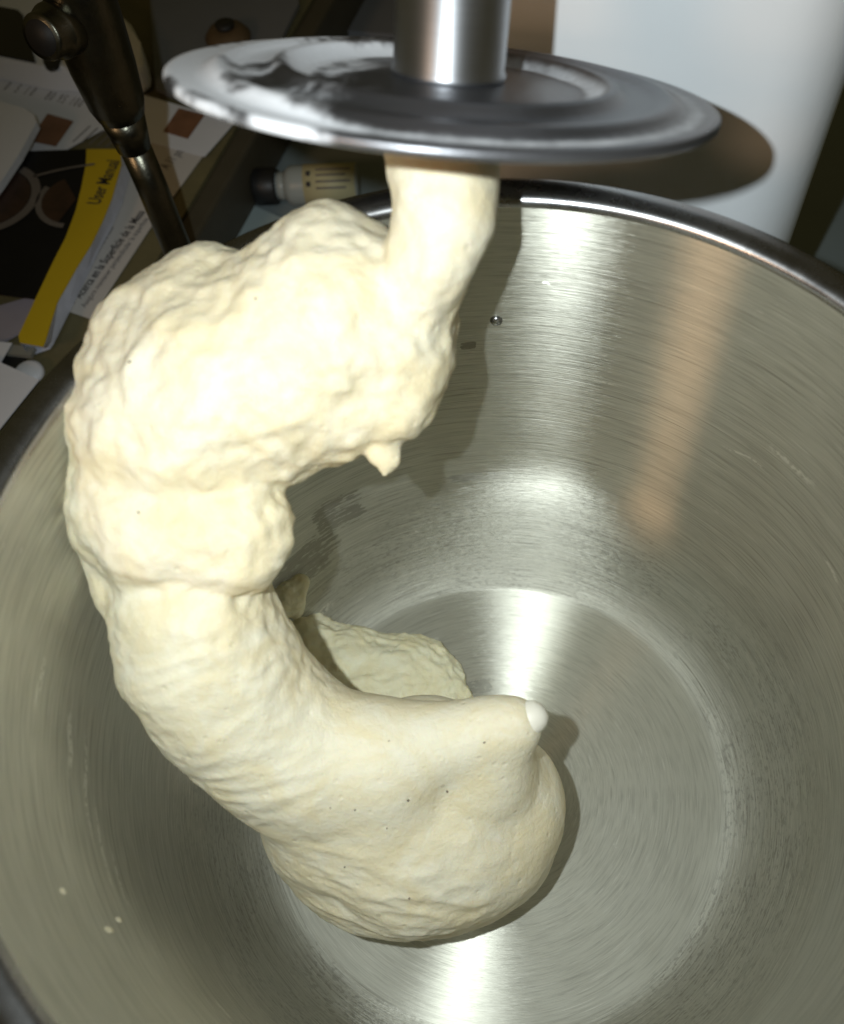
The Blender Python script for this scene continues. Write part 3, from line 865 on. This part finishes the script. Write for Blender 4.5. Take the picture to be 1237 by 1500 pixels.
YL = [(-0.2038, 0.3303, 0.0105), (-0.2020, 0.3190, 0.0105), (-0.2012, 0.3016, 0.0105), (-0.2010, 0.2857, 0.0105), (-0.2025, 0.2672, 0.0105), (-0.2054, 0.2517, 0.0105), (-0.2090, 0.2286, 0.0105), (-0.2122, 0.2066, 0.0105), (-0.2107, 0.2026, 0.0105)]
YR = [(-0.1863, 0.3295, 0.0105), (-0.1837, 0.3181, 0.0105), (-0.1844, 0.2935, 0.0105), (-0.1862, 0.2785, 0.0105), (-0.1890, 0.2626, 0.0105), (-0.1932, 0.2481, 0.0105), (-0.1983, 0.2261, 0.0105), (-0.1992, 0.2025, 0.0105), (-0.1996, 0.1998, 0.0105)]
WR = [(-0.1854, 0.3370, 0.0030), (-0.1834, 0.3249, 0.0030), (-0.1838, 0.3013, 0.0030), (-0.1862, 0.2850, 0.0030), (-0.1895, 0.2707, 0.0030), (-0.1925, 0.2535, 0.0030), (-0.1969, 0.2298, 0.0030), (-0.2009, 0.2092, 0.0030), (-0.2019, 0.2064, 0.0030)]
BL = [(-0.2772, 0.3303, 0.0105), (-0.2746, 0.3200, 0.0105), (-0.2707, 0.3048, 0.0105), (-0.2666, 0.2887, 0.0105), (-0.2618, 0.2698, 0.0105), (-0.2577, 0.2539, 0.0105), (-0.2536, 0.2376, 0.0105)]
stripe = manual_strip('yellow_stripe', YL, YR, zt, zt, M['yellow'], 0.0006)
cov = manual_strip('cover', BL, YL[:7], zt, zt, M['blackprint'], 0.0006)
bm = bmesh.new()                                        # page block, its slanted fore edge in view
tY = [bm.verts.new(Vector(p) - mo - Vector((0, 0, 0.0008))) for p in YR]; tW = [bm.verts.new(Vector(p) - mo) for p in WR]
dW = [bm.verts.new(Vector((p[0], p[1], 0.0011)) - mo) for p in WR]; dL = [bm.verts.new(Vector((p[0], p[1], 0.0011)) - mo) for p in YL]
tL = [bm.verts.new(Vector(p) - mo - Vector((0, 0, 0.0008))) for p in YL]
for i in range(len(YR) - 1):
    for A, Bq in ((tY, tW), (tW, dW), (dL, tL)):
        bm.faces.new((A[i], A[i + 1], Bq[i + 1], Bq[i]))
    bm.faces.new((tL[i], tL[i + 1], tY[i + 1], tY[i])); bm.faces.new((dW[i], dW[i + 1], dL[i + 1], dL[i]))
from_bm('page_block', bm, M['pages'], man, smooth=False)
t = on_line(stripe, 'User Manual', (-0.1897, 0.2890, 0.0105), (-0.1848, 0.3202, 0.0105), 0.0107, 0.0098, M['ink'], 0.0001)
t.data.transform(Matrix.Translation(-mo))
# dishes printed on the cover
def flat_ring(name, c, r0, r1, a0, a1, mat, z, sq=1.0):
    bm = bmesh.new(); n = 28; c = Vector(c) - mo
    rr = []
    for i in range(n + 1):
        a = math.radians(a0 + (a1 - a0) * i / n)
        e = Vector((math.cos(a), math.sin(a) * sq, 0))
        rr.append((bm.verts.new(c + e * r0 + Vector((0, 0, z))), bm.verts.new(c + e * r1 + Vector((0, 0, z)))))
    for a, b in zip(rr, rr[1:]): bm.faces.new((a[0], a[1], b[1], b[0]))
    return from_bm(name, bm, mat, cov, smooth=False)
flat_ring('printed_plate', (-0.2459, 0.2964, 0.0105), 0.0205, 0.0250, -80, 60, M['plate'], 0.0004)
flat_ring('printed_food', (-0.2459, 0.2964, 0.0105), 0.0, 0.0200, -90, 90, M['food'], 0.0003)
flat_ring('printed_plate', (-0.2021, 0.2934, 0.0105), 0.0170, 0.0200, 150, 262, M['plate'], 0.0004)
flat_ring('printed_food', (-0.2021, 0.2934, 0.0105), 0.0, 0.0170, 120, 250, M['food'], 0.0003)
flat_ring('printed_cutlery', (-0.1830, 0.2019, 0.0105), 0.1165, 0.1180, 97, 112, M['plate'], 0.0004)

sheet('white_booklet', [(-0.2891, 0.3746, 0.0160), (-0.2534, 0.3627, 0.0160), (-0.2390, 0.3565, 0.0160), (-0.2327, 0.3508, 0.0160), (-0.2302, 0.3453, 0.0160), (-0.2341, 0.3207, 0.0160), (-0.2392, 0.3002, 0.0160), (-0.2568, 0.2494, 0.0160)], M['paper'],
      'white booklet with a rounded corner at the left edge above the food photo cover', 'booklet', 0.004)
sheet('grey_pamphlet', [(-0.2504, 0.2327, 0.0022), (-0.2309, 0.2332, 0.0022), (-0.2108, 0.2406, 0.0022), (-0.2147, 0.2187, 0.0022), (-0.2256, 0.2100, 0.0022), (-0.2431, 0.2034, 0.0022)], M['greypage'],
      'grey purple pamphlet poking out below the dark manual cover', 'pamphlet', 0.0012)
sheet('paper_corner', [(-0.2435, 0.2111, 0.0050), (-0.2179, 0.2073, 0.0050), (-0.2208, 0.1950, 0.0050), (-0.2333, 0.1699, 0.0050)], M['paper'], 'small white paper corner above the larger white paper at the left edge', 'paper')
sheet('white_paper', [(-0.2493, 0.2042, 0.0085), (-0.2186, 0.1932, 0.0085), (-0.1988, 0.1825, 0.0085), (-0.2103, 0.1567, 0.0085), (-0.2306, 0.1319, 0.0085)], M['paper'],
      'blank white paper with its corner against the left bowl rim', 'paper', 0.0006)
sheet('plastic_strip', [(-0.2197, 0.2074, 0.0040), (-0.2075, 0.2054, 0.0040), (-0.2083, 0.2002, 0.0040), (-0.2204, 0.2022, 0.0040)], M['clear'], 'short translucent plastic strip below the end of the yellow stripe', 'plastic strip', 0.002)
sheet('shadow_patch', [(-0.2242, 0.2037, 0.0020), (-0.2119, 0.2024, 0.0020), (-0.2102, 0.1913, 0.0020), (-0.2222, 0.1949, 0.0020)], M['cap'], 'black sheet standing in for the shadow between the plastic strip and the white paper', 'shadow patch', 0.001)  # painted shadow: a black sheet laid where only shade falls beside the paper
cb = (-0.2082, 0.1921, 0.0000)
o = lathe('round_button', [(0.0, 0.0), (0.0062, 0.0), (0.0066, 0.001), (0.0064, 0.003), (0.005, 0.0038), (0.0, 0.004)], 32, M['plastic'], None)
o.location = (cb[0], cb[1], 0.0002)
tag(o, 'small pale round disc peeking out at the white paper corner', 'disc')

# white device with a black screen
dev = empty('white_device', (-0.2465, 0.4379, 0.0000))
tag(dev, 'white plastic device with a black screen and a dark oval button', 'device')
do = Vector((-0.2465, 0.4379, 0.0000))
def quad_slab(name, pts, thick, mat, parent, bev=0.0):
    return prism(name, [Vector(p) - do for p in pts], thick, mat, parent, bev)
quad_slab('case', [(-0.3111, 0.4153, 0.0160), (-0.2375, 0.3911, 0.0160), (-0.1859, 0.3836, 0.0160), (-0.1810, 0.3902, 0.0160), (-0.1860, 0.4081, 0.0160), (-0.1943, 0.4268, 0.0160), (-0.2049, 0.4399, 0.0160), (-0.2552, 0.4769, 0.0160), (-0.3365, 0.5098, 0.0160)], 0.0145, M['plastic'], dev, 0.003)
quad_slab('screen', [(-0.3097, 0.4571, 0.0172), (-0.2602, 0.4400, 0.0172), (-0.2560, 0.4347, 0.0172), (-0.2403, 0.3929, 0.0172), (-0.2983, 0.4127, 0.0172)], 0.001, M['screen'], dev)
bc = Vector((-0.2324, 0.3968, 0.0166)) - do
bt = lathe('oval_button', [(0.0, 0.0008), (0.0046, 0.0008), (0.0056, 0.0004), (0.0058, -0.001)], 32, M['cap'], dev)
bt.location = bc; bt.scale = (0.85, 1.9, 1); bt.rotation_euler = (0, 0, math.radians(14))

# grey folder with a brown wooden stopper
sheet('grey_folder', [(-0.1788, 0.3870, 0.0040), (-0.1374, 0.3601, 0.0040), (-0.1136, 0.4239, 0.0040), (-0.1055, 0.4590, 0.0040), (-0.1121, 0.5030, 0.0040), (-0.2018, 0.5088, 0.0040)], M['greybox'], 'dull grey folder lying beyond the left side of the disc', 'folder', 0.0025)
wk = empty('wooden_stopper', (-0.1425, 0.4256, 0.0040))
tag(wk, 'small brown wooden stopper on the grey folder', 'stopper')
kw = lathe('knob', [(0.0, 0.0005), (0.0125, 0.0005), (0.0128, 0.003), (0.0100, 0.0065), (0.0062, 0.0078), (0.0, 0.0080)], 40, M['wood'], wk)
kw2 = lathe('stem', [(0.0, 0.0081), (0.0050, 0.0081), (0.0055, 0.0100), (0.0, 0.0102)], 24, M['bore'], wk)
bl = sheet('storage_case', [(-0.1087, 0.4859, -0.0270), (-0.0975, 0.5135, -0.0270), (-0.0912, 0.5579, -0.0270), (0.0079, 0.5514, -0.0270), (0.0062, 0.4656, -0.0270)], M['greybox'], 'dark grey case on the table behind the shaft', 'case', 0.005)

# right of the dark edge, on the lower table
vb = empty('small_bottle', (-0.0952, 0.3367, -0.0230))
tag(vb, 'small lying bottle with black cap and beige printed label, under the disc', 'bottle')
ba, bb = Vector((-0.1290, 0.3383, -0.0225)), Vector((-0.0690, 0.3387, -0.0225))
vo = Vector((-0.0952, 0.3367, -0.0230))
def bpt(t): return ba.lerp(bb, t) - vo
tube('cap', [bpt(0.05), bpt(0.07), bpt(0.24), bpt(0.26)], [0.0088, 0.0095, 0.0095, 0.0088], M['cap'], vb, n=32)
tube('neck', [bpt(0.26), bpt(0.36)], [0.0072, 0.0072], M['bottle'], vb, n=32)
tube('bottle_body', [bpt(0.33), bpt(0.38), bpt(0.42), bpt(0.97), bpt(1.0)], [0.0072, 0.0098, 0.0103, 0.0103, 0.0090], M['bottle'], vb, n=40)
lb = tube('label', [bpt(0.52), bpt(0.985)], [0.01045, 0.01045], M['label'], vb, n=40)
axv = (bb - ba).normalized(); up = Vector((-0.1, -0.55, 0.8)); up = (up - axv * up.dot(axv)).normalized(); sd = axv.cross(up)
for i, a in enumerate((-28, -10, 8, 26)):
    a = math.radians(a)
    n_ = up * math.cos(a) + sd * math.sin(a)
    p0, p1 = bpt(0.64) + n_ * 0.01048, bpt(0.95 - 0.04 * (i % 2)) + n_ * 0.01048
    tube('printed_line', [p0, p1], [0.0005, 0.0005], M['ink2'], lb, n=6)
for a in (-16, 14):
    a = math.radians(a); n_ = up * math.cos(a) + sd * math.sin(a)
    tube('printed_symbol', [bpt(0.555) + n_ * 0.0103, bpt(0.59) + n_ * 0.0103], [0.0013, 0.0013], M['ink'], lb, n=8)
sheet('blue_paper', [(-0.1432, 0.3026, -0.0300), (-0.1358, 0.3378, -0.0300), (-0.1085, 0.3206, -0.0300), (-0.0892, 0.3105, -0.0300), (-0.1117, 0.2719, -0.0300)], M['bluepaper'], 'pale blue paper between the dark counter edge and the bowl rim', 'paper', 0.0008)
